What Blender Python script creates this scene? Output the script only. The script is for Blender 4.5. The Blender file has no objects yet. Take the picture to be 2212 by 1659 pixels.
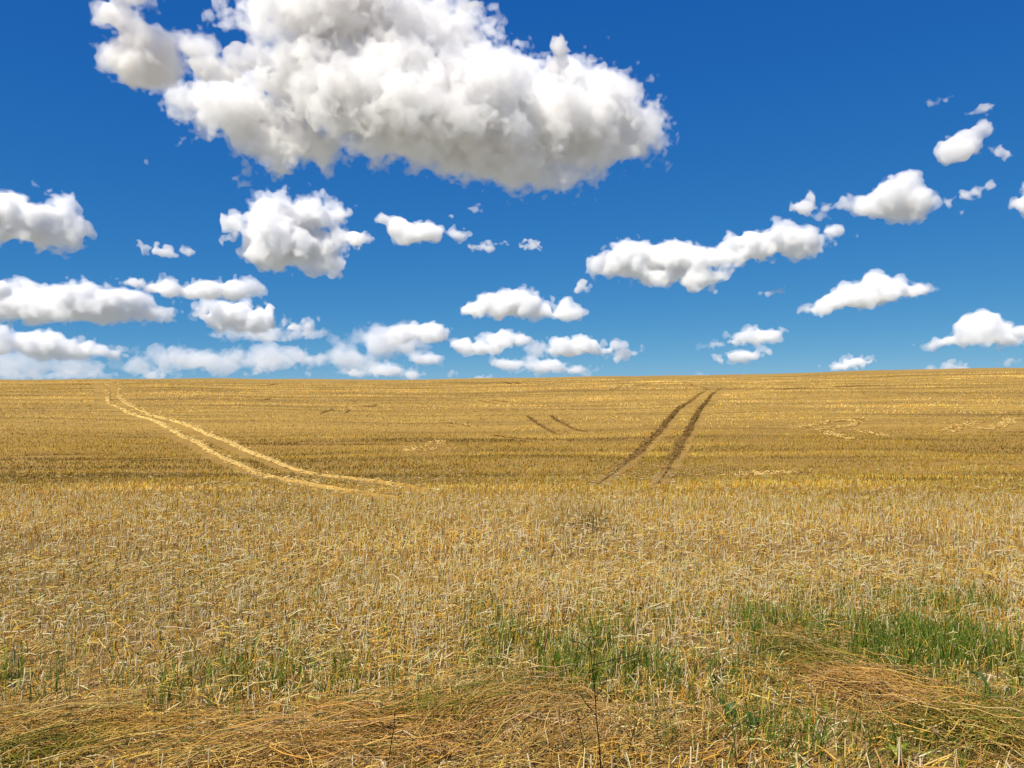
import bpy, math, random
import numpy as np
from mathutils import Matrix, Vector

sc = bpy.context.scene
COL = sc.collection
RNG = np.random.default_rng(7)

# ------------------------------------------------------------------ camera
FV = 1703.0                      # focal length in units of a 2212 px wide picture
CX, CY, HORIZON = 1106.0, 829.5, 875.0
PITCH = math.atan((HORIZON - CY) / FV)
EYE = 1.6
cam_d = bpy.data.cameras.new("camera")
cam_d.sensor_width = 36.0
cam_d.lens = 36.0 * FV / 2212.0
cam_d.clip_start = 0.05
cam_d.clip_end = 200000.0
cam = bpy.data.objects.new("camera", cam_d)
cam.location = (0, 0, EYE)
cam.rotation_euler = (math.pi / 2 + PITCH, 0, 0)
COL.objects.link(cam)
sc.camera = cam

# ------------------------------------------------------------------ sky, sun, exposure
SUN_EL, SUN_AZ = math.radians(52), math.radians(-144)     # azimuth from +Y, clockwise
world = bpy.data.worlds.new("World")
sc.world = world
world.use_nodes = True
wn, wl = world.node_tree.nodes, world.node_tree.links
wn.clear()
sky = wn.new("ShaderNodeTexSky")
sky.sky_type = 'NISHITA'
sky.sun_disc = False
sky.sun_elevation = SUN_EL
sky.sun_rotation = SUN_AZ
sky.altitude = 200
sky.air_density = 0.5
sky.dust_density = 0.0
sky.ozone_density = 8.0
STR = 0.085
bg = wn.new("ShaderNodeBackground")
bg.inputs["Strength"].default_value = STR
wo = wn.new("ShaderNodeOutputWorld")
sep = wn.new("ShaderNodeSeparateColor")
comb = wn.new("ShaderNodeCombineColor")
wl.new(sky.outputs[0], sep.inputs[0])
for i, (p, raw, want) in enumerate(((1.39, .036, .0099), (0.72, .075, .0935), (0.30, .182, .339))):
    # contrast of each channel as the phone's picture profile renders it
    d1 = wn.new("ShaderNodeMath"); d1.operation = 'POWER'; d1.inputs[1].default_value = p
    d2 = wn.new("ShaderNodeMath"); d2.operation = 'MULTIPLY'; d2.inputs[1].default_value = want / STR * (STR / raw) ** p
    wl.new(sep.outputs[i], d1.inputs[0]); wl.new(d1.outputs[0], d2.inputs[0]); wl.new(d2.outputs[0], comb.inputs[i])
wl.new(comb.outputs[0], bg.inputs[0])
wl.new(bg.outputs[0], wo.inputs[0])

sun_d = bpy.data.lights.new("sun", 'SUN')
sun_d.energy = 5.0
sun_d.angle = math.radians(0.5)
sun_d.color = (1.0, 0.92, 0.78)
sun = bpy.data.objects.new("sun", sun_d)
sdir = Vector((math.sin(SUN_AZ) * math.cos(SUN_EL), math.cos(SUN_AZ) * math.cos(SUN_EL), math.sin(SUN_EL)))
sun.rotation_euler = sdir.to_track_quat('Z', 'Y').to_euler()
sun.location = (-20, -20, 40)
COL.objects.link(sun)

sc.view_settings.view_transform = 'Standard'
sc.view_settings.look = 'None'
sc.view_settings.exposure = 0.33
sc.view_settings.gamma = 1.0

cy = sc.cycles
cy.max_bounces = 26
cy.diffuse_bounces = 4
cy.glossy_bounces = 2
cy.transmission_bounces = 4
cy.volume_bounces = 22
cy.transparent_max_bounces = 48
cy.use_denoising = True
cy.use_adaptive_sampling = False

# ------------------------------------------------------------------ helpers
def tag(o, label=None, cat=None, group=None, kind=None):
    if label: o["label"] = label
    if cat: o["category"] = cat
    if group: o["group"] = group
    if kind: o["kind"] = kind
    return o

def mesh_obj(name, V, quads=None, tris=None, mat=None, parent=None, smooth=False):
    me = bpy.data.meshes.new(name)
    V = np.asarray(V, np.float32)
    nq = 0 if quads is None else len(quads)
    nt = 0 if tris is None else len(tris)
    idx = []
    if nq: idx.append(np.asarray(quads, np.int32).ravel())
    if nt: idx.append(np.asarray(tris, np.int32).ravel())
    idx = np.concatenate(idx)
    me.vertices.add(len(V)); me.vertices.foreach_set("co", V.ravel())
    me.loops.add(len(idx)); me.loops.foreach_set("vertex_index", idx)
    me.polygons.add(nq + nt)
    st = np.concatenate([np.arange(nq) * 4, nq * 4 + np.arange(nt) * 3]).astype(np.int32)
    me.polygons.foreach_set("loop_start", st)
    me.update(calc_edges=True)
    if smooth: me.polygons.foreach_set("use_smooth", np.ones(nq + nt, bool))
    if mat: me.materials.append(mat)
    o = bpy.data.objects.new(name, me)
    COL.objects.link(o)
    if parent: o.parent = parent
    return o

def ray(px, py):
    """direction through picture point (2212-wide units)"""
    v = Vector(((px - CX) / FV, 1.0, (CY - py) / FV))
    c, s = math.cos(PITCH), math.sin(PITCH)
    return Vector((v.x, v.y * c - v.z * s, v.y * s + v.z * c))

# ------------------------------------------------------------------ terrain
PY = np.array([-60000, -60, -6, 0, 6, 12, 16, 20, 24, 31, 45, 60, 84, 110, 130, 160, 250, 500, 3000, 20000, 60000.])
PZ = np.array([-60, -0.3, 0, 0, 0, -.03, -.24, -.47, -.70, -.92, -.32, .9, 3.15, 4.95, 5.85, 6.3, 4.0, -12, -70, -70, -70.])
def _pchip(xs, ys):
    h = np.diff(xs); d = np.diff(ys) / h
    m = np.zeros(len(xs)); m[0], m[-1] = d[0], d[-1]
    for k in range(1, len(xs) - 1):
        if d[k - 1] * d[k] > 0:
            w1, w2 = 2 * h[k] + h[k - 1], h[k] + 2 * h[k - 1]
            m[k] = (w1 + w2) / (w1 / d[k - 1] + w2 / d[k])
    return m
PM = _pchip(PY, PZ)
def terrain(x, y):
    x = np.asarray(x, float); y = np.asarray(y, float)
    yc = np.clip(y, PY[0], PY[-1])
    k = np.clip(np.searchsorted(PY, yc) - 1, 0, len(PY) - 2)
    h = PY[k + 1] - PY[k]; t = (yc - PY[k]) / h
    z = ((1 + 2 * t) * (1 - t) ** 2 * PZ[k] + t * (1 - t) ** 2 * h * PM[k]
         + t * t * (3 - 2 * t) * PZ[k + 1] + t * t * (t - 1) * h * PM[k + 1])
    tilt = 0.0225 * 8 * np.logaddexp(0, np.clip(x, -500, 400) / 8)
    s = np.clip((y - 15) / 110, 0, 1) * np.clip(1.6 - y / 400, 0, 1)
    z = z + tilt * s
    w = np.clip((y - 14) / 20, 0, 1) * np.clip(3 - y / 100, 0, 1)
    z = z + w * (0.10 * np.sin(x * .11 + 1.3 * np.sin(y * .07)) + 0.05 * np.sin(x * .31 + y * .23) + 0.04 * np.sin(y * .62 + .6 * np.sin(x * .05)))
    n = np.clip(1 - y / 40, 0, 1)
    return z + n * (0.015 * np.sin(x * 1.7 + y * .9) + 0.012 * np.sin(y * 2.3 - x * .6))

def on_ground(px, py):
    """where the line of sight through a picture point (4096-wide units) meets the terrain"""
    r = ray(px * 0.54004, py * 0.54004)
    t = np.concatenate([np.arange(2, 30, .02), np.arange(30, 200, .1)])
    h = EYE + r.z * t - terrain(r.x * t, r.y * t)
    k = np.argmax(h < 0) if (h < 0).any() else np.argmin(np.abs(h))
    return r.x * t[k], r.y * t[k]

def side(n0, step, far, g):
    a = [0.0]
    while a[-1] < far:
        a.append(a[-1] + (step if len(a) < n0 else step * g ** (len(a) - n0)))
    return np.array(a)
gx = side(60, .25, 60000, 1.055); gx = np.concatenate([-gx[:0:-1], gx])
gy = np.concatenate([-side(20, .4, 60000, 1.12)[:0:-1], side(150, .22, 60000, 1.03)])
GX, GY = np.meshgrid(gx, gy, indexing='ij')
GV = np.stack([GX, GY, terrain(GX, GY)], -1).reshape(-1, 3)
ii = np.arange(len(gx) * len(gy)).reshape(len(gx), len(gy))
GQ = np.stack([ii[:-1, :-1], ii[1:, :-1], ii[1:, 1:], ii[:-1, 1:]], -1).reshape(-1, 4)

class NT:
    """a few words for building node trees"""
    def __init__(self, name):
        self.m = bpy.data.materials.new(name); self.m.use_nodes = True
        self.t = self.m.node_tree; self.p = self.t.nodes["Principled BSDF"]
        self.pos = self.t.nodes.new("ShaderNodeNewGeometry").outputs["Position"]
    def link(self, a, b): self.t.links.new(a, b)
    def noise(self, scale=(1, 1, 1), detail=4, rough=.6, dist=0.0):
        mp = self.t.nodes.new("ShaderNodeMapping"); mp.inputs["Scale"].default_value = scale
        n = self.t.nodes.new("ShaderNodeTexNoise"); n.inputs["Scale"].default_value = 1.0
        n.inputs["Detail"].default_value = detail; n.inputs["Roughness"].default_value = rough; n.inputs["Distortion"].default_value = dist
        self.link(self.pos, mp.inputs[0]); self.link(mp.outputs[0], n.inputs["Vector"])
        return n.outputs["Fac"]
    def ramp(self, fac, stops):
        r = self.t.nodes.new("ShaderNodeValToRGB")
        e = r.color_ramp.elements
        while len(e) < len(stops): e.new(.5)
        for q, (p, c) in zip(e, stops):
            q.position = p; q.color = (*c, 1) if len(c) == 3 else c
        self.link(fac, r.inputs[0]); return r.outputs[0]
    def mix(self, fac, a, b, mode='MIX'):
        n = self.t.nodes.new("ShaderNodeMix"); n.data_type = 'RGBA'; n.blend_type = mode
        for s, v in ((n.inputs[0], fac), (n.inputs[6], a), (n.inputs[7], b)):
            if isinstance(v, (int, float)): s.default_value = v
            elif isinstance(v, tuple): s.default_value = (*v, 1)
            else: self.link(v, s)
        return n.outputs[2]
    def maprange(self, v, a, b, c=0.0, d=1.0):
        n = self.t.nodes.new("ShaderNodeMapRange"); n.interpolation_type = 'SMOOTHSTEP'
        for k, x in enumerate((a, b, c, d)): n.inputs[k + 1].default_value = x
        self.link(v, n.inputs[0]); return n.outputs[0]
    def bump(self, h, strength, dist):
        b = self.t.nodes.new("ShaderNodeBump"); b.inputs["Strength"].default_value = strength; b.inputs["Distance"].default_value = dist
        self.link(h, b.inputs["Height"]); self.link(b.outputs[0], self.p.inputs["Normal"])

def ground_mat():
    t = NT("stubble_ground")
    sp = t.t.nodes.new("ShaderNodeSeparateXYZ"); t.link(t.pos, sp.inputs[0])
    y = sp.outputs[1]
    fine = t.noise((9, 9, 9), 5, .75)
    grain = t.noise((2.2, 1.6, 2), 6, .8)
    rows = t.noise((.035, .55, .3), 4, .65, .4)
    rows2 = t.noise((.022, .62, .1), 4, .7, .5)
    patch = t.noise((.045, .07, .05), 4, .55)
    straw = t.ramp(fine, [(.30, (.34, .19, .028)), (.52, (.48, .295, .046)), (.74, (.66, .45, .10))])
    bare = t.ramp(grain, [(.3, (.20, .11, .017)), (.6, (.38, .225, .033)), (.8, (.50, .32, .058))])
    f1 = t.ramp(rows, [(.38, (0, 0, 0)), (.62, (1, 1, 1))])
    c = t.mix(f1, bare, straw)
    g2 = t.ramp(grain, [(.36, (.62, .60, .55)), (.52, (1, 1, 1)), (.68, (1.0, 1.0, 1.0))])
    c = t.mix(.75, c, g2, 'MULTIPLY')
    r2 = t.ramp(rows2, [(.38, (.50, .46, .36)), (.47, (1, 1, 1)), (.62, (1, 1, 1)), (.70, (1.25, 1.25, 1.3))])
    c = t.mix(.85, c, r2, 'MULTIPLY')
    # patchy mix towards one brown across the hollow, ending on the far rise
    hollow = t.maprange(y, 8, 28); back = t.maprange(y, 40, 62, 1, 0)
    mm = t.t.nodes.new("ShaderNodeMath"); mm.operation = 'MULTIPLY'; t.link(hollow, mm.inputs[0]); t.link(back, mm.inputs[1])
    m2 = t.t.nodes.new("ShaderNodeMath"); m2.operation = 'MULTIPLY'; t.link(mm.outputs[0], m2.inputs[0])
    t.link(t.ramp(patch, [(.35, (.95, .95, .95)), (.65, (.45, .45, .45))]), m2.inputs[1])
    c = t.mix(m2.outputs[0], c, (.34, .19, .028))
    soil = t.ramp(fine, [(.3, (.11, .065, .018)), (.7, (.40, .255, .07))])
    c = t.mix(t.maprange(y, 7, 14), soil, c)
    c = t.mix(t.maprange(y, 600, 3000), c, (.24, .25, .22))
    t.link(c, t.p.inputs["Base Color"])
    t.p.inputs["Roughness"].default_value = .9
    t.bump(grain, .8, .2)
    return t.m
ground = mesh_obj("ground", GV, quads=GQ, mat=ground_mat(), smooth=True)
tag(ground, kind="structure")

# ------------------------------------------------------------------ strands: stalks, straws, blades
def straw_mat(name, rough=.5, transl=.0, spec=.10):
    t = NT(name)
    a = t.t.nodes.new("ShaderNodeAttribute"); a.attribute_name = "tint"
    c = t.mix(.55, a.outputs["Color"], t.ramp(t.noise((40, 40, 14), 3, .6), [(.3, (.78, .72, .58)), (.62, (1, 1, 1))]), 'MULTIPLY')
    t.link(c, t.p.inputs["Base Color"])
    t.p.inputs["Roughness"].default_value = rough
    t.p.inputs["Specular IOR Level"].default_value = spec
    if transl:
        tr = t.t.nodes.new("ShaderNodeBsdfTranslucent"); t.link(c, tr.inputs[0])
        mx = t.t.nodes.new("ShaderNodeMixShader"); mx.inputs[0].default_value = transl
        t.link(t.p.outputs[0], mx.inputs[1]); t.link(tr.outputs[0], mx.inputs[2])
        t.link(mx.outputs[0], t.t.nodes["Material Output"].inputs[0])
    return t.m

class Strands:
    def __init__(self): self.V, self.Q, self.C, self.n = [], [], [], 0
    def add(self, path, rad, col, sides=3, flat=None):
        """path N,K,3; rad N,K; col N,3 or N,K,3"""
        N, K, _ = path.shape
        T = np.gradient(path, axis=1)
        T /= np.linalg.norm(T, axis=2, keepdims=True) + 1e-9
        ref = RNG.standard_normal((N, 1, 3)) if flat is None else flat[:, None, :]
        a = np.cross(T, np.broadcast_to(ref, T.shape)); a /= np.linalg.norm(a, axis=2, keepdims=True) + 1e-9
        b = np.cross(T, a)
        r = rad[:, :, None]
        if sides == 2: rings = [path - a * r, path + a * r]
        else: rings = [path + r * (a * math.cos(2 * math.pi * k / sides) + b * math.sin(2 * math.pi * k / sides)) for k in range(sides)]
        v = np.stack(rings, 2)                                   # N K S 3
        S = sides
        idx = (np.arange(N * K * S).reshape(N, K, S)) + self.n
        q = []
        for k in range(S if S > 2 else 1):
            l = (k + 1) % S
            q.append(np.stack([idx[:, :-1, k], idx[:, :-1, l], idx[:, 1:, l], idx[:, 1:, k]], -1).reshape(-1, 4))
        self.V.append(v.reshape(-1, 3)); self.Q.append(np.concatenate(q)); self.n += N * K * S
        c = np.broadcast_to(col[:, None, None, :] if col.ndim == 2 else col[:, :, None, :], v.shape)
        self.C.append(c.reshape(-1, 3))
    def build(self, name, mat, parent=None):
        o = mesh_obj(name, np.concatenate(self.V), quads=np.concatenate(self.Q), mat=mat, parent=parent)
        at = o.data.attributes.new("tint", 'FLOAT_COLOR', 'POINT')
        c = np.concatenate(self.C); c = np.concatenate([c, np.ones((len(c), 1))], 1).astype(np.float32)
        at.data.foreach_set("color", c.ravel())
        return o

PAL = np.array([(.90, .63, .21), (.84, .53, .10), (.70, .42, .075), (.93, .74, .37), (.46, .27, .055), (.92, .69, .27), (.90, .60, .10), (.94, .79, .47)])
def tints(n, pal=PAL, p=None, jit=.12):
    k = RNG.choice(len(pal), n, p=p)
    return np.clip(pal[k] * (1 + jit * RNG.standard_normal((n, 1))) * (1 + .04 * RNG.standard_normal((n, 3))), .01, .9)

def wedge(d0, d1, per_m2, margin=1.6, k=.70):
    """random points of the field between two distances, a good deal wider than the view"""
    area = k * (d1 ** 2 - d0 ** 2) + 2 * margin * (d1 - d0)
    n = int(area * per_m2)
    y = np.sqrt(RNG.random(n * 2) * (d1 ** 2 - d0 ** 2) + d0 ** 2)
    x = (RNG.random(n * 2) * 2 - 1) * (k * d1 + margin)
    ok = np.abs(x) < k * y + margin
    return x[ok][:n], y[ok][:n]

def vnoise(x, y, s, seed=0):
    r = np.random.default_rng(seed)
    out = 0
    for _ in range(6):
        a = r.random() * 6.28; f = s * r.uniform(.6, 1.7)
        out = out + np.sin((x * math.cos(a) + y * math.sin(a)) * f + r.random() * 6.28 + 1.2 * np.sin((x * math.sin(a) - y * math.cos(a)) * f * .7))
    return out / 2.4

def blobs(x, y, spec):
    """sum of soft patches; spec in picture points: x, y, half width, half height"""
    out = np.zeros(len(x))
    for px, py, hw, hh, amt in spec:
        cx, cy_ = on_ground(px, py)
        ex, _ = on_ground(px + hw, py)
        _, n1 = on_ground(px, py + hh); _, f1 = on_ground(px, max(py - hh, 2000))
        sx = abs(ex - cx); sy = np.where(y < cy_, max(.12, cy_ - n1), max(.15, f1 - cy_))
        out += amt * np.exp(-((x - cx) / sx) ** 2 - ((y - cy_) / sy) ** 2)
    return out

# tracks across the field, in picture points
LIGHT_TRACKS = [
 ([(408,1521),(425,1545),(432,1580),(430,1600),(455,1620),(520,1655),(600,1675),(700,1725),(800,1775),(900,1835),(1000,1880),(1080,1910),(1180,1930),(1320,1955),(1480,1985),(1600,2003)], .46),
 ([(452,1521),(475,1555),(480,1590),(520,1620),(600,1660),(680,1680),(780,1710),(880,1755),(960,1790),(1060,1830),(1150,1870),(1220,1890),(1330,1910),(1400,1916),(1580,1942),(1720,1968)], .46),
 ([(2720,1526),(2760,1540),(2820,1550)], .40), ([(2150,1545),(2190,1536),(2225,1528)], .40),
 ([(2440,1560),(2485,1549)], .40), ([(2490,1561),(2515,1548),(2590,1532)], .45),
 ([(1625,1804),(1680,1790),(1710,1781),(1765,1768)], .45), ([(1640,1806),(1700,1806),(1790,1799)], .3),
 ([(3190,1716),(3250,1704),(3310,1688),(3370,1682),(3420,1690)], .40), ([(3270,1722),(3420,1702),(3452,1682),(3430,1672)], .42),
 ([(3290,1728),(3370,1752),(3425,1766)], .40), ([(3410,1722),(3470,1730),(3535,1746)], .40),
 ([(3775,1732),(3840,1712),(3905,1690)], .6), ([(3925,1716),(3960,1722),(4005,1708),(4045,1684),(3990,1670)], .42),
 ([(2940,1907),(3040,1902),(3130,1894)], .40),
 ([(1760,1688),(1850,1700),(1890,1712)], .22),
]
DARK_TRACKS = [
 ([(2832,1557),(2800,1576),(2770,1600),(2720,1630),(2690,1660),(2650,1710),(2600,1760),(2540,1820),(2460,1880),(2380,1945)], .42),
 ([(2892,1550),(2860,1567),(2825,1610),(2790,1650),(2770,1690),(2730,1760),(2690,1830),(2660,1880),(2635,1935)], .44),
 ([(2112,1664),(2140,1690),(2190,1720),(2240,1741)], .40), ([(2203,1660),(2230,1685),(2290,1715),(2352,1732)], .40),
 ([(1280,1657),(1310,1645),(1332,1638)], .4), ([(1378,1655),(1402,1640)], .4), ([(1430,1624),(1480,1629),(1510,1619)], .4),
 ([(1045,1545),(1110,1538)], .4), ([(1000,1600),(1050,1604),(1082,1595)], .3), ([(1918,1604),(1955,1612),(1990,1615)], .35),
 ([(1970,1601),(2032,1611)], .35), ([(2015,1529),(2048,1537)], .35), ([(2052,1529),(2078,1536)], .35),
 ([(2680,1912),(2800,1905)], .35), ([(3130,1897),(3250,1890)], .35), ([(680,1947),(810,1941),(950,1929)], .6), ([(3700,1852),(3790,1846)], .35),
 ([(1960,1742),(2100,1758),(2250,1766)], .25), ([(0,1826),(180,1822),(420,1820)], .25), ([(300,1845),(520,1838),(700,1830)], .25), ([(900,1776),(1300,1781),(1640,1780)], .18),
 ([(3100,1560),(3180,1556),(3260,1553)], .3), ([(3330,1549),(3420,1546),(3520,1543)], .25),
]
def polyline(pts):
    g = np.array([on_ground(*p) for p in pts])
    seg = np.r_[0, np.cumsum(np.linalg.norm(np.diff(g, axis=0), axis=1))]
    n = max(6, int(seg[-1] / .35))
    s = np.linspace(0, seg[-1], n)
    p = np.stack([np.interp(s, seg, g[:, 0]), np.interp(s, seg, g[:, 1])], 1)
    for _ in range(4): p[1:-1] = (p[:-2] + 2 * p[1:-1] + p[2:]) / 4
    return p
track_pts = []
def track(pts, width, mat, lift, pal, straws, name):
    p = polyline(pts)
    n = len(p)
    main = n > 70
    ends = np.clip((np.minimum(np.arange(n), np.arange(n)[::-1]) + 1) / (.3 * n if main else 4), .06, 1)
    d = np.gradient(p, axis=0); d /= np.linalg.norm(d, axis=1, keepdims=True) + 1e-9
    nr = np.stack([-d[:, 1], d[:, 0]], 1)
    cols = np.array([-1, -.6, 0, .6, 1.])
    jw = width / 2 * (1 + (.2 if lift > .05 else .38) * RNG.standard_normal((n, 5)))
    jw *= (ends * (1 if main else .45))[:, None]
    q = p[:, None, :] + nr[:, None, :] * (cols * jw)[:, :, None]
    z = terrain(q[..., 0], q[..., 1]) + lift * np.array([-.5, .8, 1, .8, -.5]) + .012
    V = np.concatenate([q, z[..., None]], 2).reshape(-1, 3)
    k = np.arange(n * 5).reshape(n, 5)
    Q = np.stack([k[:-1, :-1], k[1:, :-1], k[1:, 1:], k[:-1, 1:]], -1).reshape(-1, 4)
    m = int((straws if main else straws * (3.2 if lift > .05 else .6)) * n)
    i = RNG.integers(0, n, m)
    i = i[RNG.random(m) < ends[i]]; m = len(i)
    c = p[i] + RNG.normal(0, 1, (m, 2)) * (width * ((.2 if main or lift < .05 else .3) + .25 * np.clip((60 - p[i, 1]) / 30, 0, 1)))[:, None]
    dist = c[:, 1]
    L = RNG.uniform(.10, .24, m)
    az = RNG.random(m) * 6.28
    dv = np.stack([np.cos(az) * L, np.sin(az) * L, RNG.uniform(0, .5, m) * L], 1)
    base = np.stack([c[:, 0], c[:, 1], terrain(c[:, 0], c[:, 1]) + lift * .6 + .01], 1)
    S = Strands()
    if main or lift < .05: S.V.append(V); S.Q.append(Q); S.n = len(V); S.C.append(np.repeat(np.array([(.38, .225, .038)]) * (1 - ends[:, None] ** .6) + pal.mean(0) * ends[:, None] ** .6, 5, 0) * (1 + .16 * RNG.standard_normal((len(V), 1))))
    S.add(np.stack([base, base + dv], 1), np.repeat((.004 + dist * .00022)[:, None], 2, 1), tints(m, pal), 2)
    o = S.build(name, mat)
    tag(o, kind="structure")
    track_pts.append((p, width))
trk_mat = straw_mat("track_straw", .7)
LP = np.array([(.62, .43, .14), (.56, .38, .10), (.68, .50, .20)])
DP = np.array([(.15, .085, .018), (.21, .12, .026), (.12, .07, .016), (.27, .16, .04)])
for pts, w in LIGHT_TRACKS: track(pts, w, trk_mat, .07, LP, 11, "wheel_track")
for pts, w in DARK_TRACKS: track(pts, w, trk_mat, .03, DP, 7, "wheel_track")

def off_tracks(x, y):
    ok = np.ones(len(x), bool)
    for p, w in track_pts:
        far = (x > p[:, 0].min() - 1) & (x < p[:, 0].max() + 1) & (y > p[:, 1].min() - 1) & (y < p[:, 1].max() + 1) & ok
        k = np.nonzero(far)[0]
        for a in range(0, len(k), 4000):
            kk = k[a:a + 4000]
            dx = x[kk, None] - p[None, :, 0]; dy = y[kk, None] - p[None, :, 1]
            hit = ((np.abs(dx) < w * .55) & (dy > -(w * .55 + .2 + .022 * p[None, :, 1])) & (dy < .2)).any(1)
            ok[kk[hit]] = False
    return ok

GREEN = [(4070,2720,290,240,2.3),(3700,2700,220,170,.3),(2850,2640,1050,160,.42),(2680,2680,380,120,.7),(2160,2700,260,110,.75),(2900,3020,600,80,.6),(3700,2960,300,80,.4),(1300,2750,500,120,.3),(450,2800,560,110,.5),(3050,2500,120,60,.45),(1950,2480,120,80,.35),
         (560,2850,140,40,.55),(20,2730,60,60,.5),(3900,2440,200,70,.45),(2500,3010,200,60,.5),(3050,2960,220,80,.7),(1350,2700,150,60,.3),(900,2640,120,50,.25),(3450,2560,200,80,.35),(3750,3000,200,80,.6),(1750,2900,150,50,.35)]
HAY = [(200,3000,800,100,1.3),(900,3050,700,90,1.0),(1500,2960,300,110,.8),(2150,2920,330,150,1.0),(1900,3050,400,90,.9),(3500,2850,260,180,.7),(3250,2650,220,160,.45),(3950,2960,250,140,.9),(2900,2990,330,110,.45)]

# ---- stubble
def hollow_brown(x, y):
    """0..1 weight of the darker, browner tint of stalks and straws in the hollow"""
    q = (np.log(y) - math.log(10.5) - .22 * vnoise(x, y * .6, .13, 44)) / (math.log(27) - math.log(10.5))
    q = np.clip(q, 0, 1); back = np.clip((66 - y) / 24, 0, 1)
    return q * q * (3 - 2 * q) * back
def bands(x, y): return np.clip(vnoise(x * .07, y, 1.15, 61) + .5 * vnoise(x * .12, y, 2.6, 62), -1.6, 1.3)
FADE = {2.6: (.01, 1.2), 7: (1.2, 4), 13: (4, 8), 23: (8, 12), 42: (12, 20)}     # how each grade of detail gives way to the next
def stubble():
    S = Strands()
    for d0, d1, dens, r0, hmul, sides in ((2.6, 8, 620, .0033, .80, 3), (7, 17, 390, .0046, .80, 3), (13, 30, 140, .0078, .75, 2), (23, 52, 105, .0125, .66, 2), (42, 112, 32, .022, .55, 2)):
        x, y = wedge(d0, d1, dens)
        fi, fo = FADE[d0]
        fade = np.clip((y - d0) / fi, 0, 1) * np.clip((d1 - y) / fo, 0, 1)
        k_ = RNG.random(len(x)) < fade; x, y = x[k_], y[k_]
        if d1 <= 30:                                # drilled rows
            rr = .125 if d1 <= 17 else .25
            v = y + .05 * x
            v = np.round(v / rr) * rr + RNG.normal(0, .024, len(v)) * (rr / .125)
            y = v - .05 * x
        keep = off_tracks(x, y)
        hay = blobs(x, y, HAY) if d1 <= 8 else np.zeros(len(x))
        grn = blobs(x, y, GREEN) if d1 <= 8 else np.zeros(len(x))
        keep &= RNG.random(len(x)) > np.clip(hay * 1.1 + grn * .35, 0, .97)
        keep &= RNG.random(len(x)) < np.clip(.88 + .25 * vnoise(x, y, .9, 3) , .45, 1)
        x, y = x[keep], y[keep]
        n = len(x)
        patch = vnoise(x, y, .55, 5)
        h = hmul * np.clip(RNG.normal(.118, .036, n) + .02 * patch, .03, .26)
        lean = np.abs(RNG.normal(0, .22, n)) + (RNG.random(n) < .14) * RNG.uniform(.3, .9, n)
        az = RNG.normal(.4, 1.6, n)
        top = np.stack([np.sin(lean) * np.cos(az), np.sin(lean) * np.sin(az), np.cos(lean)], 1) * h[:, None]
        base = np.stack([x, y, terrain(x, y) - .01], 1)
        r = r0 * RNG.uniform(.7, 1.35, n)
        c = tints(n, jit=.2 if d1 <= 17 else .24)
        c *= np.clip(1 + .13 * patch, .7, 1.25)[:, None]
        if d1 > 8:
            hollow = hollow_brown(x, y)
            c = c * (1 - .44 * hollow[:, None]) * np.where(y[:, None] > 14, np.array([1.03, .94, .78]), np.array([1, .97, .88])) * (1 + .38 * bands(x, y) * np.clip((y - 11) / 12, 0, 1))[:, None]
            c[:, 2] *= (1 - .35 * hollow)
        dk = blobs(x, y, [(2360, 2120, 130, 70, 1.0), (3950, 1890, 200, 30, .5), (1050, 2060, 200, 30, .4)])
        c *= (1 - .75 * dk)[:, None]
        if d1 <= 17:
            pale = RNG.random(n) < .17; c[pale] = np.array([.94, .83, .57]) * RNG.uniform(.85, 1.02, (pale.sum(), 1)); r = np.where(pale, r * 1.2, r)
            mid = base + top * .5 + RNG.normal(0, .006, (n, 3))
            path = np.stack([base, mid, base + top], 1); rad = np.stack([r, r * .95, r * .85], 1)
        else:
            path = np.stack([base, base + top], 1); rad = np.stack([r, r * .8], 1)
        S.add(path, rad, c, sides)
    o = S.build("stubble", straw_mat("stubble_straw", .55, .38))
    tag(o, "cut golden cereal stubble standing in rows across the field", "stubble", kind="stuff")
stubble()

# ---- loose straw on the ground between the stalks
def loose_straw():
    S = Strands()
    for d0, d1, dens, r0, sides in ((2.6, 8, 560, .0032, 3), (8, 14, 240, .0044, 3), (14, 34, 90, .0076, 2)):
        x, y = wedge(d0, d1, dens)
        keep = RNG.random(len(x)) < np.clip(.8 + .35 * vnoise(x, y, 1.3, 8), .4, 1) * np.clip((34 - y) / 20, 0, 1)
        x, y = x[keep], y[keep]; n = len(x)
        L = RNG.uniform(.03, .15, n); az = RNG.normal(.35, .9, n) + (RNG.random(n) < .35) * RNG.random(n) * 3.1
        tilt = np.abs(RNG.normal(0, .22, n))
        dv = np.stack([np.cos(az) * np.cos(tilt), np.sin(az) * np.cos(tilt), np.sin(tilt)], 1) * L[:, None]
        z = terrain(x, y) + np.abs(RNG.normal(.012, .03, n))
        b = np.stack([x, y, z], 1)
        mid = b + dv * .5; mid[:, 2] += RNG.normal(.006, .008, n)
        r = r0 * RNG.uniform(.6, 1.3, n)
        c = tints(n)
        c[RNG.random(n) < np.where(y < 5, .04, .14)] = (.92, .80, .54)
        c *= (1 - .34 * hollow_brown(x, y))[:, None]
        S.add(np.stack([b, mid, b + dv], 1), np.stack([r, r, r * .8], 1), c, sides)
    tag(S.build("loose_straw", straw_mat("loose_straw", .42, .32)), "short pale straws lying loose between the stubble stalks", "straw", kind="stuff")
loose_straw()

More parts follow.
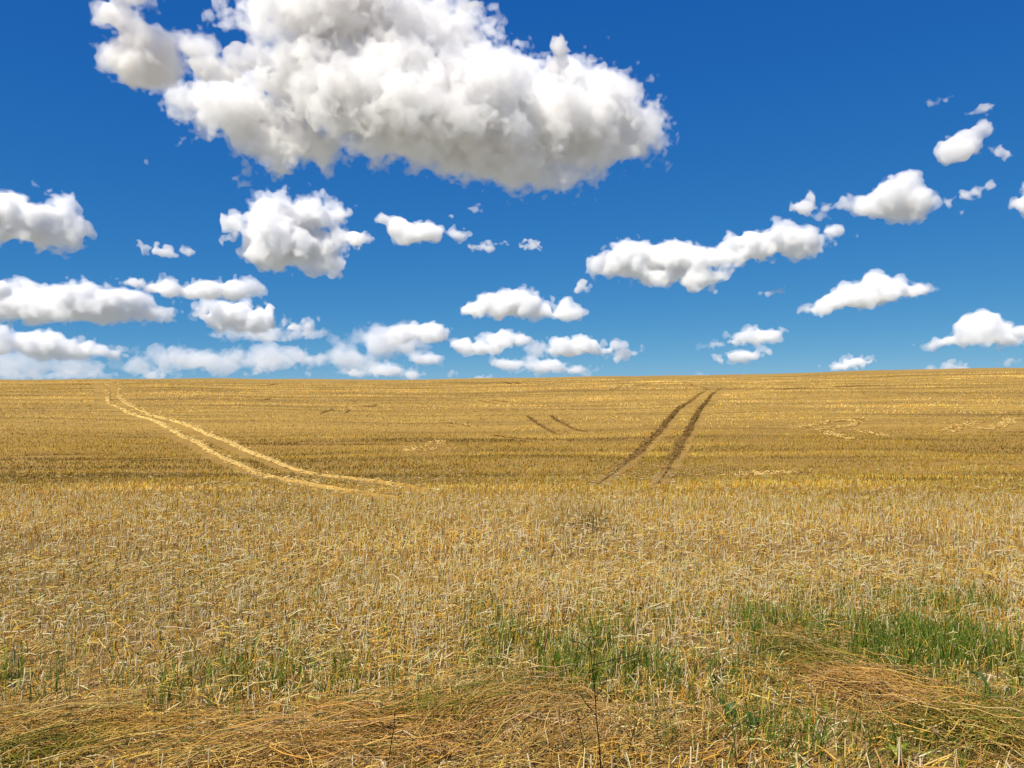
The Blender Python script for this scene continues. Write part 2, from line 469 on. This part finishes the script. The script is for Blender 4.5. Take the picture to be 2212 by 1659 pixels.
# ---- mown hay lying along the field edge
HP = np.array([(.54, .34, .09), (.40, .23, .06), (.62, .43, .13), (.66, .50, .20), (.22, .13, .05), (.16, .19, .04), (.60, .45, .27)])
MOUNDS = [(150, 3020, 900, 130, .05), (2150, 2940, 330, 130, .13), (3950, 3010, 260, 110, .06), (1100, 3050, 600, 90, .04), (3500, 2850, 240, 130, .035)]
def hay_height(x, y): return blobs(x, y, MOUNDS)
def hay():
    S = Strands()
    x, y = wedge(2.5, 6.2, 2900, .8)
    w = np.clip(blobs(x, y, HAY), 0, 1)
    keep = RNG.random(len(x)) < w ** 1.2 * np.clip(.7 + .5 * vnoise(x, y, 3.4, 77), .22, 1)
    x, y = x[keep], y[keep]; n = len(x)
    fan = blobs(x, y, [(3500, 2800, 420, 260, 1.0)]); mound = blobs(x, y, [(2150, 2930, 420, 190, 1.0)])
    az = RNG.normal(.55, .30, n) + .45 * vnoise(x, y, 1.5, 21)
    az = np.where(RNG.random(n) < fan, RNG.normal(2.35, .28, n), az)
    az = np.where(RNG.random(n) < mound, RNG.normal(.75, .5, n), az)
    az += (RNG.random(n) < .3) * RNG.normal(0, 1.2, n)
    L = RNG.uniform(.10, .52, n)
    K = 5
    t = np.linspace(-.5, .5, K)
    curl = RNG.normal(0, .55, n)
    P = np.zeros((n, K, 3))
    layer = np.abs(RNG.normal(0, .05, n))
    for k in range(K):
        a = az + curl * t[k]
        P[:, k, 0] = x + np.cos(a) * L * t[k]; P[:, k, 1] = y + np.sin(a) * L * t[k]
        P[:, k, 2] = terrain(P[:, k, 0], P[:, k, 1]) + hay_height(P[:, k, 0], P[:, k, 1]) * RNG.uniform(.75, 1.0, n) + layer + .035 * (1 - (2 * t[k]) ** 2) * RNG.random(n)
    P[:, -1, 2] += (RNG.random(n) < .25) * RNG.uniform(0, .08, n)
    r = RNG.uniform(.0010, .0024, n)
    rad = r[:, None] * np.array([1, 1, .95, .8, .45])
    c = tints(n, HP, [.22, .13, .22, .17, .08, .08, .10], .2)
    pn = vnoise(x, y, 2.4, 90)[:, None]
    c = c * np.where(pn > .1, np.array([1.05, .95, .9]), np.array([1.1, 1.06, .92]))
    c = c * np.where(((x < -.3) | (x > .9))[:, None], np.array([1.0, .97, .92]), 1.0)
    gr = (RNG.random(n) < np.clip(.7 * vnoise(x, y, 3.4, 91) - .25, 0, .6))[:, None]
    c = np.where(gr, c * np.array([.42, .62, .35]), c)
    S.add(P, rad, c, 3)
    tag(S.build("mown_hay", straw_mat("dry_hay", .5, .15)), "long brown mown hay lying in swathes along the field edge", "hay", kind="stuff")
hay()

# ---- green grass and dry blades at the edge
GP = np.array([(.10, .175, .016), (.15, .225, .026), (.065, .115, .014), (.24, .27, .045), (.46, .38, .08)])
def grass():
    S = Strands()
    x, y = wedge(2.6, 8.2, 3000, .8)
    w = np.clip(blobs(x, y, GREEN), 0, 1)
    w = w * np.clip(.5 + .45 * vnoise(x, y, 4.2, 31) + .4 * vnoise(x, y, 13, 32), .05, 1) + .02 + .05 * np.clip((5.6 - y) / 1.2, 0, 1) * (.5 + .5 * np.tanh(x * 1.5))
    keep = RNG.random(len(x)) < w
    x, y, w = x[keep], y[keep], w[keep]; n = len(x)
    h = RNG.uniform(.05, .19, n) * (1 + .3 * (w > .4)); az = RNG.random(n) * 6.28
    bend = RNG.uniform(.05, .75, n) * h
    K = 4; t = np.linspace(0, 1, K)
    P = np.zeros((n, K, 3))
    for k in range(K):
        P[:, k, 0] = x + np.cos(az) * bend * t[k] ** 1.8
        P[:, k, 1] = y + np.sin(az) * bend * t[k] ** 1.8
        P[:, k, 2] = terrain(x, y) - .01 + h * (t[k] - .25 * (bend / h) * t[k] ** 3)
    r = RNG.uniform(.0015, .0032, n)
    c = tints(n, GP, [.32, .3, .2, .12, .06])
    S.add(P, r[:, None] * np.array([.8, 1, .8, .1]), c, 2, flat=np.stack([np.cos(az), np.sin(az), np.zeros(n)], 1) + .3 * RNG.standard_normal((n, 3)))
    tag(S.build("green_grass", straw_mat("grass_blade", .45, .3)), "green grass growing through the stubble along the field edge", "grass", kind="stuff")
grass()

# ------------------------------------------------------------------ single plants at the field edge
stem_mat = straw_mat("dark_stem", .6); leaf_mat = straw_mat("leaf", .4, .25, .35)
def plant_root(name, px, py, label, cat, group=None):
    x, y = on_ground(px, py)
    e = bpy.data.objects.new(name, None); COL.objects.link(e)
    e.location = (x, y, float(terrain(x, y)) + float(hay_height(np.array([x]), np.array([y]))[0]) * .5)
    return tag(e, label, cat, group, "thing")
def stalk(S, a, b, r0, r1, col, sag=0.0, K=6):
    t = np.linspace(0, 1, K)[:, None]
    P = np.array(a) * (1 - t) + np.array(b) * t
    P = P + np.cumsum(RNG.normal(0, .0025, (K, 3)), 0) * np.minimum(t * 4, 1)
    P[:, 2] -= sag * (t[:, 0] ** 2)
    S.add(P[None], np.linspace(r0, r1, K)[None], np.array([col]), 5)
    return P
def dry_weed(px, py, top, h, label, branches=3, col=(.016, .012, .008), r=.0026):
    """a bare dark stem with a few forked branches that carry small seed heads"""
    e = plant_root("dry_weed", px, py, label, "weed", "bare dark weed stems at the field edge")
    S = Strands(); P = stalk(S, (0, 0, -.02), (top, .02, h), r, r * .5, col, 0, 9); S.build("stem", stem_mat, e)
    for k in range(branches):
        i = int(len(P) * RNG.uniform(.45, .9)); sgn = 1 if k % 2 == 0 else -1
        a = P[i]; L = h * RNG.uniform(.18, .34)
        b = a + np.array([sgn * L * RNG.uniform(.5, 1), RNG.normal(0, .3) * L, L * RNG.uniform(.25, .8)])
        B = Strands(); q = stalk(B, a, b, r * .6, r * .35, col); B.build("branch", stem_mat, e)
        H = Strands()
        for _ in range(9):
            c = q[-1] + (q[-2] - q[-1]) * RNG.uniform(0, 1.2)
            stalk(H, c, c + RNG.normal(0, .006, 3) + (0, 0, .006), .0012, .0005, (.10, .07, .03), 0, 3)
        H.build("seed_head", stem_mat, e)
    return e, P
def tall_weed():
    e, P = dry_weed(2408, 3125, -.045, .53, "tallest bare dark weed stem, with one long twig pointing right", 0, r=.0034)
    for (i, dx, dz, L) in ((7, .20, .045, 1), (8, -.07, .04, 1), (5, .05, .07, 1), (4, -.06, .09, 1)):
        a = P[i]; B = Strands()
        q = stalk(B, a, a + np.array([dx, .01, dz]), .0022, .0014, (.016, .012, .008), 0, 7); B.build("branch", stem_mat, e)
        H = Strands()
        for _ in range(10):
            c = q[-1] + (q[-2] - q[-1]) * RNG.uniform(0, 1.6)
            stalk(H, c, c + RNG.normal(0, .006, 3), .0014, .0006, (.08, .055, .025), 0, 3)
        H.build("seed_head", stem_mat, e)
tall_weed()
dry_weed(2350, 3110, -.05, .27, "short dark stem just left of the tallest bare weed", 3)
dry_weed(2495, 3090, .07, .22, "dark stem leaning right, beside the tallest bare weed", 3)
dry_weed(1545, 3095, .025, .25, "lone thin dark stem in the hay left of the mound", 2)
dry_weed(2960, 3085, -.02, .20, "small dark twiggy stem below the dock leaves", 3)
dry_weed(2850, 2890, .03, .24, "thin dark stem rising behind the dock leaves", 2, (.09, .06, .03))

def seed_grass(px, py, dx, dy, h, label):
    e = plant_root("dry_grass", px, py, label, "grass stalk", "pale seeding grass stalks in the corner hay")
    S = Strands(); P = stalk(S, (0, 0, -.01), (dx, dy, h), .0016, .0009, (.42, .30, .12), .02, 9); S.build("stalk", stem_mat, e)
    H = Strands()
    for _ in range(34):
        t = RNG.random(); c = P[-1] + (P[-3] - P[-1]) * t
        d = (P[-1] - P[-3]) * .18 + RNG.normal(0, .006, 3)
        stalk(H, c, c + d, .0016, .0006, (.46, .33, .17), 0, 3)
    H.build("seed_head", stem_mat, e)
seed_grass(3290, 3060, .10, .05, .17, "pale seed head leaning right over the dark corner hay")
seed_grass(3420, 3090, .06, .02, .13, "short seed head nearest the yellow green seedling")
seed_grass(3830, 3070, -.09, .03, .16, "pale seed head leaning left at the right corner")

def leafy(name, px, py, leaves, label, cat, pal, group=None):
    e = plant_root(name, px, py, label, cat, group)
    for (az, L, w, rise) in leaves:
        K = 9; t = np.linspace(0, 1, K)
        cx = np.cos(az) * L * t; cy2 = np.sin(az) * L * t
        cz = .01 + rise * np.sin(t * 1.9) * L
        hw = w * np.sin(np.clip(t * .93 + .06, 0, 1) * math.pi) ** .8
        n = np.array([-math.sin(az), math.cos(az), 0])
        rows = []
        for f in (-1, -.5, 0, .5, 1):
            ctr = np.stack([cx, cy2, cz + .35 * np.abs(f) * hw + .004 * np.sin(t * 19 + f * 3)], 1)
            rows.append(ctr + n * (hw * f)[:, None])
        V = np.stack(rows, 1).reshape(-1, 3)
        k = np.arange(K * 5).reshape(K, 5)
        Q = np.stack([k[:-1, :-1], k[1:, :-1], k[1:, 1:], k[:-1, 1:]], -1).reshape(-1, 4)
        S = Strands(); S.V = [V]; S.Q = [Q]; S.n = len(V)
        S.C = [np.tile(tints(1, pal), (len(V), 1)) * np.where(np.tile([0, 0, 1, 0, 0], K) > 0, 1.35, 1)[:, None]]
        o = S.build("leaf", leaf_mat, e)
        o.data.polygons.foreach_set("use_smooth", np.ones(len(Q), bool))
DOCK = np.array([(.045, .095, .022), (.06, .115, .03)])
leafy("dock_plant", 2920, 2880, [(2.2, .07, .014, .9), (1.2, .06, .013, 1.1), (.2, .05, .012, .7), (3.6, .06, .012, .5)], "broad dark green dock leaves left of the other dock", "weed", DOCK, "dock plants in the cut grass")
leafy("dock_plant", 3015, 2925, [(1.9, .06, .014, 1.0), (.6, .05, .012, .8), (3.0, .05, .011, .6)], "broad green dock leaves right of a darker dock", "weed", DOCK * 1.2, "dock plants in the cut grass")
leafy("dock_plant", 3985, 2850, [(2.3, .11, .020, 1.5), (.9, .06, .015, 1.0), (3.3, .06, .014, .8)], "single bright dock leaf beside the right hand green patch", "weed", DOCK * 1.5, "dock plants in the cut grass")
YG = np.array([(.26, .30, .03), (.32, .33, .04), (.20, .26, .03)])
leafy("seedling", 3590, 3068, [(RNG.random() * 6.28, RNG.uniform(.03, .07), RNG.uniform(.006, .011), RNG.uniform(.7, 1.5)) for _ in range(16)], "small yellow green leafy seedling at the bottom edge", "weed", YG)

# ------------------------------------------------------------------ clouds
def lattice_noise(shape, period, rng):
    """smooth value noise, about -1..1"""
    Ws = []
    dims = []
    for n, p in zip(shape, period):
        m = int(n / p) + 5
        t = np.arange(n) / p + rng.random()
        i = np.floor(t).astype(int); u = t - i
        w = np.stack([(1 - u) ** 3, 3 * u ** 3 - 6 * u ** 2 + 4, -3 * u ** 3 + 3 * u ** 2 + 3 * u + 1, u ** 3]) / 6
        W = np.zeros((n, m), np.float32)
        for k in range(4): W[np.arange(n), i + k] += w[k]
        Ws.append(W); dims.append(m)
    L = rng.standard_normal(dims).astype(np.float32)
    L = np.tensordot(Ws[0], L, (1, 0))
    L = np.tensordot(L, Ws[1], (1, 1))        # x z y
    L = np.tensordot(L, Ws[2], (1, 1))        # x y z
    return L / (L.std() + 1e-6)

def surface_nets(f):
    s = f > 0
    nx, ny, nz = f.shape
    cnt = np.zeros((nx - 1, ny - 1, nz - 1), np.int8)
    off = [(a, b, c) for a in (0, 1) for b in (0, 1) for c in (0, 1)]
    for a, b, c in off:
        cnt += s[a:nx - 1 + a, b:ny - 1 + b, c:nz - 1 + c]
    act = np.argwhere((cnt > 0) & (cnt < 8))
    idmap = np.full(cnt.shape, -1, np.int32)
    idmap[act[:, 0], act[:, 1], act[:, 2]] = np.arange(len(act))
    val = np.stack([f[act[:, 0] + a, act[:, 1] + b, act[:, 2] + c] for a, b, c in off])
    acc = np.zeros((len(act), 3), np.float32); n = np.zeros(len(act), np.float32)
    for i, o1 in enumerate(off):
        for j, o2 in enumerate(off):
            if j > i and sum(abs(p - q) for p, q in zip(o1, o2)) == 1:
                m = (val[i] > 0) != (val[j] > 0)
                t = val[i] / (val[i] - val[j] + 1e-9)
                t = np.where(m, t, 0)
                acc += (np.array(o1) + t[:, None] * (np.array(o2) - np.array(o1))) * m[:, None]
                n += m
    V = act + acc / np.maximum(n, 1)[:, None]
    Q = []
    for ax in range(3):
        sl1 = [slice(1, -1)] * 3; sl2 = [slice(1, -1)] * 3
        sl1[ax] = slice(0, -1); sl2[ax] = slice(1, None)
        A, B = s[tuple(sl1)], s[tuple(sl2)]
        e = np.argwhere(A != B)
        sg = A[e[:, 0], e[:, 1], e[:, 2]]
        for k in range(3):
            if k != ax: e[:, k] += 1
        u, w = [k for k in range(3) if k != ax]
        du = np.zeros(3, int); du[u] = 1
        dw = np.zeros(3, int); dw[w] = 1
        c = [e - du - dw, e - dw, e, e - du]
        q = np.stack([idmap[x[:, 0], x[:, 1], x[:, 2]] for x in c], 1)
        flip = sg if ax != 1 else ~sg
        q[~flip] = q[~flip][:, ::-1]
        Q.append(q)
    return V, np.concatenate(Q)

def largest_piece(V, Q):
    lab = np.arange(len(V))
    e = np.concatenate([Q[:, [0, 1]], Q[:, [1, 2]], Q[:, [2, 3]]])
    while True:
        m = np.minimum(lab[e[:, 0]], lab[e[:, 1]]); new = lab.copy()
        np.minimum.at(new, e[:, 0], m); np.minimum.at(new, e[:, 1], m)
        new = new[new]
        if (new == lab).all(): break
        lab = new
    best = np.bincount(lab[Q[:, 0]], minlength=len(V)).argmax()
    Q = Q[lab[Q[:, 0]] == best]
    keep = np.unique(Q); re = np.zeros(len(V), int); re[keep] = np.arange(len(keep))
    return V[keep], re[Q]

def cloud_mat(name, density, aniso=0.0, color=(1, 1, 1)):
    m = bpy.data.materials.new(name)
    m.use_nodes = True
    n = m.node_tree.nodes; n.clear()
    out = n.new("ShaderNodeOutputMaterial")
    v = n.new("ShaderNodeVolumeScatter")
    v.inputs["Color"].default_value = (*color, 1)
    v.inputs["Density"].default_value = density
    v.inputs["Anisotropy"].default_value = aniso
    m.node_tree.links.new(v.outputs[0], out.inputs["Volume"])
    return m

CLOUD_BASE = 1200.0
def cloud(label, puffs, mfp=12.0, fray=7.0, res=2.0, rough=1.0, dist=None, group=None, depth=1.0, seed=None, core=True, bumps=1.0, grow=0.0):
    P = np.array([p[:4] for p in puffs], float)
    P[:, 2:] *= 0.90
    rng = np.random.default_rng(int(P[0, 0] * 7 + P[0, 1] * 13) if seed is None else seed)
    ybase = (P[:, 1] + P[:, 3]).max()
    elev = max((HORIZON - ybase) / FV, 0.02)
    D = dist or min(CLOUD_BASE / elev, 42000.0)
    # balls in picture units: x right, z up, y away
    balls = []
    for x, y, rx, ry in P:
        rz = depth * (0.55 * rx + 0.45 * ry)
        balls.append((x, rng.normal(0, 0.08 * rz), -y, rx, rz, ry))
        nb = int(bumps * np.clip(5 + rx * ry / 260, 5, 26))
        for _ in range(nb):
            d = rng.standard_normal(3); d[2] = d[2] * 0.8 + 0.35; d /= np.linalg.norm(d)
            if d[2] < -0.25: continue
            k = rng.uniform(0.2, 0.45)
            r = k * min(rx, ry) * rng.uniform(0.8, 1.3)
            q = (1 - 0.8 * k)
            balls.append((x + d[0] * rx * q, balls[0][1] * 0 + d[1] * rz * q, -y + d[2] * ry * q, r * 1.15, r * 1.15, r))
    B = np.array(balls)
    pad = fray * 2.2 + 4 * res + 6
    lo = (B[:, :3] - B[:, 3:]).min(0) - pad
    hi = (B[:, :3] + B[:, 3:]).max(0) + pad
    shape = np.ceil((hi - lo) / res).astype(int) + 1
    f = np.full(shape, -3 * pad, np.float32)
    kk = max(3.0, 0.10 * np.median(P[:, 3]))
    f = np.zeros(shape, np.float32)
    ax = [lo[k] + np.arange(shape[k]) * res for k in range(3)]
    for b in B:
        i0 = np.maximum(((b[:3] - b[3:] - pad - lo) / res).astype(int), 0)
        i1 = np.minimum(((b[:3] + b[3:] + pad - lo) / res).astype(int) + 2, shape)
        X = ((ax[0][i0[0]:i1[0]] - b[0]) / b[3])[:, None, None]
        Y = ((ax[1][i0[1]:i1[1]] - b[1]) / b[4])[None, :, None]
        Z = ((ax[2][i0[2]:i1[2]] - b[2]) / b[5])[None, None, :]
        r = np.sqrt(X * X + Y * Y + Z * Z)
        g = ((1 - r) * min(b[3:])).astype(np.float32)
        sub = f[i0[0]:i1[0], i0[1]:i1[1], i0[2]:i1[2]]
        sub += np.exp(np.clip(g / kk, -12, 30))
    f = kk * np.log(f + np.float32(math.exp(-12))) - kk * 1.5
    zr = (ax[2] - lo[2]) / (hi[2] - lo[2])
    hw = (0.45 + 0.55 * np.clip(zr * 1.8, 0, 1)).astype(np.float32)[None, None, :]
    sz = min(hi[0] - lo[0], hi[2] - lo[2]) - 2 * pad
    d = np.zeros(shape, np.float32)
    per = min(70.0, max(0.45 * sz, 10))
    while per > 16:
        n = lattice_noise(shape, [per / res] * 3, rng)
        d += (np.abs(n) - 0.75) * (0.15 * per)
        per *= 0.5
    w = np.zeros(shape, np.float32)
    per, a = min(26.0, max(0.4 * sz, 9)), 1.0
    while per > 1.8 * res:
        w += lattice_noise(shape, [per / res] * 3, rng) * a
        per *= 0.5; a *= 0.8
    s = float(np.clip(np.median(P[:, 3]) / 38, 0.42, 1.35))
    g = f + d * hw * rough + grow
    h = g + w * (fray * s)
    calm = g + w * (0.22 * fray * s)
    emp = bpy.data.objects.new("cloud", None)
    COL.objects.link(emp)
    ctr = (lo + hi) / 2
    dc = ray(ctr[0], -ctr[2]).normalized()
    fwd = dc; right = Vector((fwd.y, -fwd.x, 0)).normalized(); up = right.cross(fwd)
    unit = D / FV / math.cos(math.atan2((ctr[0] - CX), FV)) 
    emp.location = Vector((0, 0, EYE)) + dc * (unit * FV)
    M = np.array([[right.x, fwd.x, up.x], [right.y, fwd.y, up.y], [right.z, fwd.z, up.z]])
    tag(emp, label, "cloud", group)
    def put(name, field, mean_path):
        V, Q = surface_nets(field)
        if not len(Q): return
        if not core or len(Q) < 2500: V, Q = largest_piece(V, Q)
        W = (V * res + lo - ctr) * unit
        W = W @ M.T
        mesh_obj(name, W, quads=Q, mat=cloud_mat(name, 1.0 / (mean_path * unit)), parent=emp, smooth=True)
    # pad faces closed
    def closed(a):
        a = a.copy()
        for k in range(3):
            s0 = [slice(None)] * 3; s0[k] = [0, 1, -2, -1]
            a[tuple(s0)] = -5
        return a
    if core:
        put("body", closed(calm - 9 * s), mfp * 1.0)
        put("mantle", closed(0.35 * h + 0.65 * calm - 4.5 * s), mfp * 1.5)
        put("fringe", closed(h - 1 * s), mfp * 2.2)
        if s > 0.5: put("veil", closed(h + 2.5 * s), mfp * 5)
    else:
        put("body", closed(h - 2.5 * s), mfp)
        put("fringe", closed(h + 1.0 * s), mfp * 1.7)
    return emp



def clouds():
    wl = "small loose scraps of cloud"; far = "far hazy clouds low on the horizon"; cu = "fair weather clouds"
    W = dict(core=False, mfp=24)
    cloud("huge white cumulus filling the upper middle of the sky", [
     (468,228,54,26),(520,225,80,58),(560,248,110,68.4),(640,290,110,62.7),(745,244,70,52.25),(662,238,66,50),(900,200,290,122),(745,75,85,62),(705,309,55,38),
     (640,170,92,62),(720,160,120,90),(618,55,80,34),(700,50,120,75),(760,15,160,62),(850,62,130,62),(955,72,95,48),(1005,82,48,42),
     (860,170,170,115),(900,239,170,98.8),(805,264,75,45.6),(1000,200,140,95),(1050,279,165,87.4),(1115,319,115,53.2),(1140,230,125,85),
     (1202,226,132,99.75),(1287,220,98,84),(1327,254,90,62.7),(1252,299,92,49.4),(1180,348,72,26.6),(1367,264,50,39.9),(1120,143,30,36)],
     mfp=24, rough=0.22, fray=9, grow=2, res=2.7, group=cu)
    cloud("thin upright wisp above the notch of the huge cumulus", [(1205,112,20,32),(1195,140,24,20),(1215,150,14,26)], **W, group=wl)
    cloud("faint torn wisp at the top edge above the huge cumulus", [(980,14,34,12),(1020,10,26,14),(945,12,26,8)], core=False, mfp=44.2, group=wl)
    cloud("ragged white cloud upper left of the huge cumulus", [(325,104,72,58),(300,118,58,48),(385,92,48,30),(275,56,46,42),(292,14,48,34),(318,138,50,30)], mfp=22, fray=7, group=cu)
    cloud("loose shreds linking the ragged cloud to the huge cumulus", [(450,150,44,28),(520,135,42,28),(500,158,40,20)], core=False, mfp=25.5, group=wl)
    cloud("flat based cumulus cut by the left edge, alone above", [(20,460,70,48),(70,475,62,42),(110,460,45,32),(130,488,40,30),(30,498,62,26)], group=cu)
    cloud("grey shred under the lone cumulus at the left edge", [(150,521,28,9),(115,518,26,7)], **W, group=wl)
    cloud("smallest left puff of the tiny row of three", [(312,536,15,8)], **W, group=wl)
    cloud("middle and widest puff of the tiny row of three", [(352,543,28,12),(345,535,12,10)], core=False, mfp=18.7, group=wl)
    cloud("right hand puff of the tiny row of three", [(405,543,18,13)], **W, group=wl)
    cloud("tall rounded cumulus below the huge cloud, holed at its base", [(600,465,68,44),(670,465,66,44),(728,458,30,22),(620,520,104,46),(580,548,68,38),(690,520,60,44)], group=cu)
    cloud("torn ring hanging from the base of the tall rounded cumulus", [(680,575,36,18),(722,572,20,18),(700,590,34,10),(668,556,22,14)], core=False, mfp=23.8, group=wl)
    cloud("curled wisp left of the tall rounded cumulus", [(486,518,10,14),(500,540,18,10)], **W, group=wl)
    cloud("small round puff right of the tall rounded cumulus", [(770,516,30,25),(745,518,16,10)], group=wl)
    cloud("wedge shaped cloud tapering to the right in mid sky", [(830,480,26,22),(870,495,52,28),(900,505,52,28),(940,502,46,19),(985,507,36,17),(880,520,36,16)], group=cu)
    cloud("small hooked puff right of the wedge shaped cloud", [(1045,533,32,9),(1055,525,14,12)], **W, group=wl)
    cloud("faint scrap between two small puffs in mid sky", [(1092,525,16,8)], **W, group=wl)
    cloud("little flat cap cloud, third right of the wedge", [(1150,533,28,8),(1148,527,14,8)], **W, group=wl)
    cloud("faint round scrap just above the wedge shaped cloud", [(972,465,14,8)], core=False, mfp=40.8, group=wl)
    cloud("faint slanting streak above the wedge shaped cloud", [(1025,453,14,8),(1038,442,12,9)], core=False, mfp=40.8, group=wl)
    cloud("long lumpy cloud rising towards the right in mid sky", [(1370,545,62,37),(1330,552,36,26),(1430,550,62,35),(1480,560,62,34),(1540,555,58,28),(1590,552,56,30),(1620,540,58,38),(1680,532,44,28),(1720,535,46,32),(1760,514,32,19),(1500,600,62,27),(1450,590,60,20)], group=cu)
    cloud("torn tail at the left end of the long lumpy cloud", [(1290,577,26,12),(1305,560,14,14),(1268,580,14,5)], core=False, mfp=22.1, group=wl)
    cloud("small ragged puff below the torn tail in mid sky", [(1265,622,26,12),(1262,612,12,11)], core=False, mfp=20.4, group=wl)
    cloud("thin slanting streak above the sharp lens shaped cloud", [(1765,606,30,10),(1730,613,32,8),(1680,628,24,4),(1770,582,16,4)], core=False, mfp=23.8, group=wl)
    cloud("crisp lens shaped cloud lying right of centre", [(1772,661,30,12),(1808,650,46,25),(1850,640,54,34),(1895,629,52,32),(1938,632,38,20),(1968,634,20,10)], group=cu)
    cloud("small leaf shaped puff left of the fan shaped cloud", [(1740,448,22,18),(1754,433,12,14)], core=False, mfp=17, group=wl)
    cloud("fan shaped cloud pointing left in the right sky", [(1835,437,38,12),(1890,440,52,25),(1930,430,52,46),(1965,445,38,35),(1950,402,30,20)], mfp=13, group=cu)
    cloud("small slanted puff high at the right edge", [(2085,315,42,26),(2060,330,30,12),(2118,297,20,14)], core=False, mfp=17, group=wl)
    cloud("hooked scrap at the right edge beside a slanted puff", [(2175,325,20,8),(2168,316,10,10),(2205,322,16,5)], **W, group=wl)
    cloud("lower left of three dim scraps near the right edge", [(2048,437,18,12)], **W, group=wl)
    cloud("upper and longest of three dim scraps near the right edge", [(2098,416,24,11),(2132,405,9,6)], **W, group=wl)
    cloud("lowest and faintest of three dim scraps near the right edge", [(2105,450,18,6)], core=False, mfp=40.8, group=wl)
    cloud("bright puff cut off by the right edge in mid sky", [(2214,440,18,24),(2222,415,14,20)], group=wl)
    cloud("faintest high scrap, upper left above the slanted puff", [(2040,216,30,9)], core=False, mfp=51, group=wl)
    cloud("faint high scrap directly above the slanted puff", [(2120,236,24,9)], core=False, mfp=34, group=wl)
    cloud("bright white peak at the left edge behind grey cumulus", [(-8,622,36,26)], dist=9000, group=cu)
    cloud("left cumulus of the low row, cut by the left edge", [(0,660,60,34),(55,655,66,38),(95,655,42,34)], group=cu)
    cloud("broad cumulus second in the low left row", [(190,652,72,42),(250,656,66,36),(300,667,46,22),(140,668,40,26)], group=cu)
    cloud("grey humped cloud with curled right end, low left", [(310,617,40,18),(370,627,56,22),(440,624,54,25),(490,625,52,26),(532,612,26,15),(546,622,10,14)], mfp=13, group=cu)
    cloud("bright peaked cumulus right under the grey humped cloud", [(500,677,70,28),(455,688,42,20),(550,690,72,30),(580,672,28,28),(625,702,42,18)], group=cu)
    cloud("pale smooth veil under the bright peaked cumulus", [(560,722,92,20),(650,718,50,12)], core=False, mfp=63.58, group=far)
    cloud("creamy cumulus low at the left edge", [(20,742,46,30),(90,745,62,30),(160,752,58,25),(215,756,28,16)], mfp=12, group=cu)
    F = dict(core=False)
    cloud("hazy bank under the creamy cumulus at far left", [(60,788,80,26),(150,790,80,18),(20,800,60,20)], mfp=104.04, **F, group=far)
    cloud("flat hazy layer touching the horizon at far left", [(150,810,90,14),(60,812,70,12)], mfp=79.56, **F, group=far)
    cloud("hazy hump left in the dim bank over the horizon", [(370,772,76,28),(320,790,40,16)], mfp=79.56, **F, group=far)
    cloud("hazy middle of the dim bank left of centre", [(455,782,84,26),(500,770,40,16)], mfp=91.8, **F, group=far)
    cloud("hazy double hump, right end of the dim bank", [(570,770,76,30),(640,772,56,26)], mfp=61.2, **F, group=far)
    cloud("tiny bright cap in front of the dim bank", [(558,805,36,9)], dist=30000, group=far)
    cloud("pale low hump on the horizon right of left tracks", [(350,810,52,14)], mfp=39.78, **F, group=far)
    cloud("dim little puff over the horizon right of the bright cap", [(660,807,28,10)], mfp=73.44, **F, group=far)
    cloud("grey shaded bank behind the bright puff left of centre", [(830,738,66,40),(760,775,62,36),(880,742,50,26)], mfp=57.8, group=far)
    cloud("bright puff on the right shoulder of the grey bank", [(920,716,56,26),(880,724,44,20),(950,725,34,22)], dist=13000, group=cu)
    cloud("small bright puff below the grey bank, above the horizon", [(915,776,48,18),(940,772,24,14)], mfp=20.4, group=far)
    cloud("low creamy cloud on the horizon beneath the grey bank", [(760,806,50,14),(830,800,60,20),(880,808,40,12)], mfp=27.2, group=far)
    cloud("domed cumulus with trailing lower puff in the centre", [(1090,660,72,36),(1130,650,62,30),(1030,670,46,24),(1170,668,42,26),(1212,675,46,20)], group=cu)
    cloud("three humped cumulus under the domed one", [(1005,747,34,19),(1080,735,46,28),(1045,750,58,16),(1122,737,26,17)], group=cu)
    cloud("hazy grey puff between two bright central cumulus", [(1163,755,34,22)], mfp=67.32, **F, group=far)
    cloud("bumpy white cumulus right of the three humped one", [(1220,750,52,26),(1270,748,52,25),(1315,757,46,20),(1350,763,27,13)], group=cu)
    cloud("long flat cloud low on the horizon in the centre", [(1100,786,54,18),(1180,793,64,20),(1240,799,46,14),(1145,774,22,9)], mfp=20.4, group=far)
    cloud("dim small puff on the horizon left of the centre", [(972,806,26,9)], mfp=67.32, **F, group=far)
    cloud("pale little dome sitting on the horizon at the centre", [(1040,818,38,10)], mfp=42.84, **F, group=far)
    cloud("upper of two stacked low clouds above dark tracks", [(1635,724,66,19),(1598,736,40,14),(1682,720,26,10)], group=cu)
    cloud("lower of two stacked low clouds above dark tracks", [(1600,769,66,17),(1560,777,34,10),(1656,760,20,10)], mfp=13, group=cu)
    cloud("thin grey tail left of the two stacked low clouds", [(1525,746,32,9)], mfp=48.96, **F, group=wl)
    cloud("pointed little cumulus low on the right", [(1850,780,40,18),(1820,792,42,13),(1872,783,26,15)], group=cu)
    cloud("domed cumulus low near the right edge", [(2110,713,50,34),(2070,730,42,19),(2152,725,46,25),(2035,738,24,9)], group=cu)
    cloud("cumulus cut by the right edge beside a domed one", [(2208,716,34,18)], mfp=12, group=cu)
    cloud("low hazy cap on the horizon at the far right", [(2045,796,42,13)], mfp=42.84, **F, group=far)
    cloud("dim scrap low at the right edge", [(2175,781,20,8)], mfp=61.2, **F, group=far)
    cloud("white sliver peeping over the ridge by the dark tracks", [(1522,817,36,9)], mfp=27.54, **F, group=far)
    cloud("thinnest white sliver on the ridge right of centre", [(1430,822,32,5)], mfp=27.54, **F, group=far)
clouds()
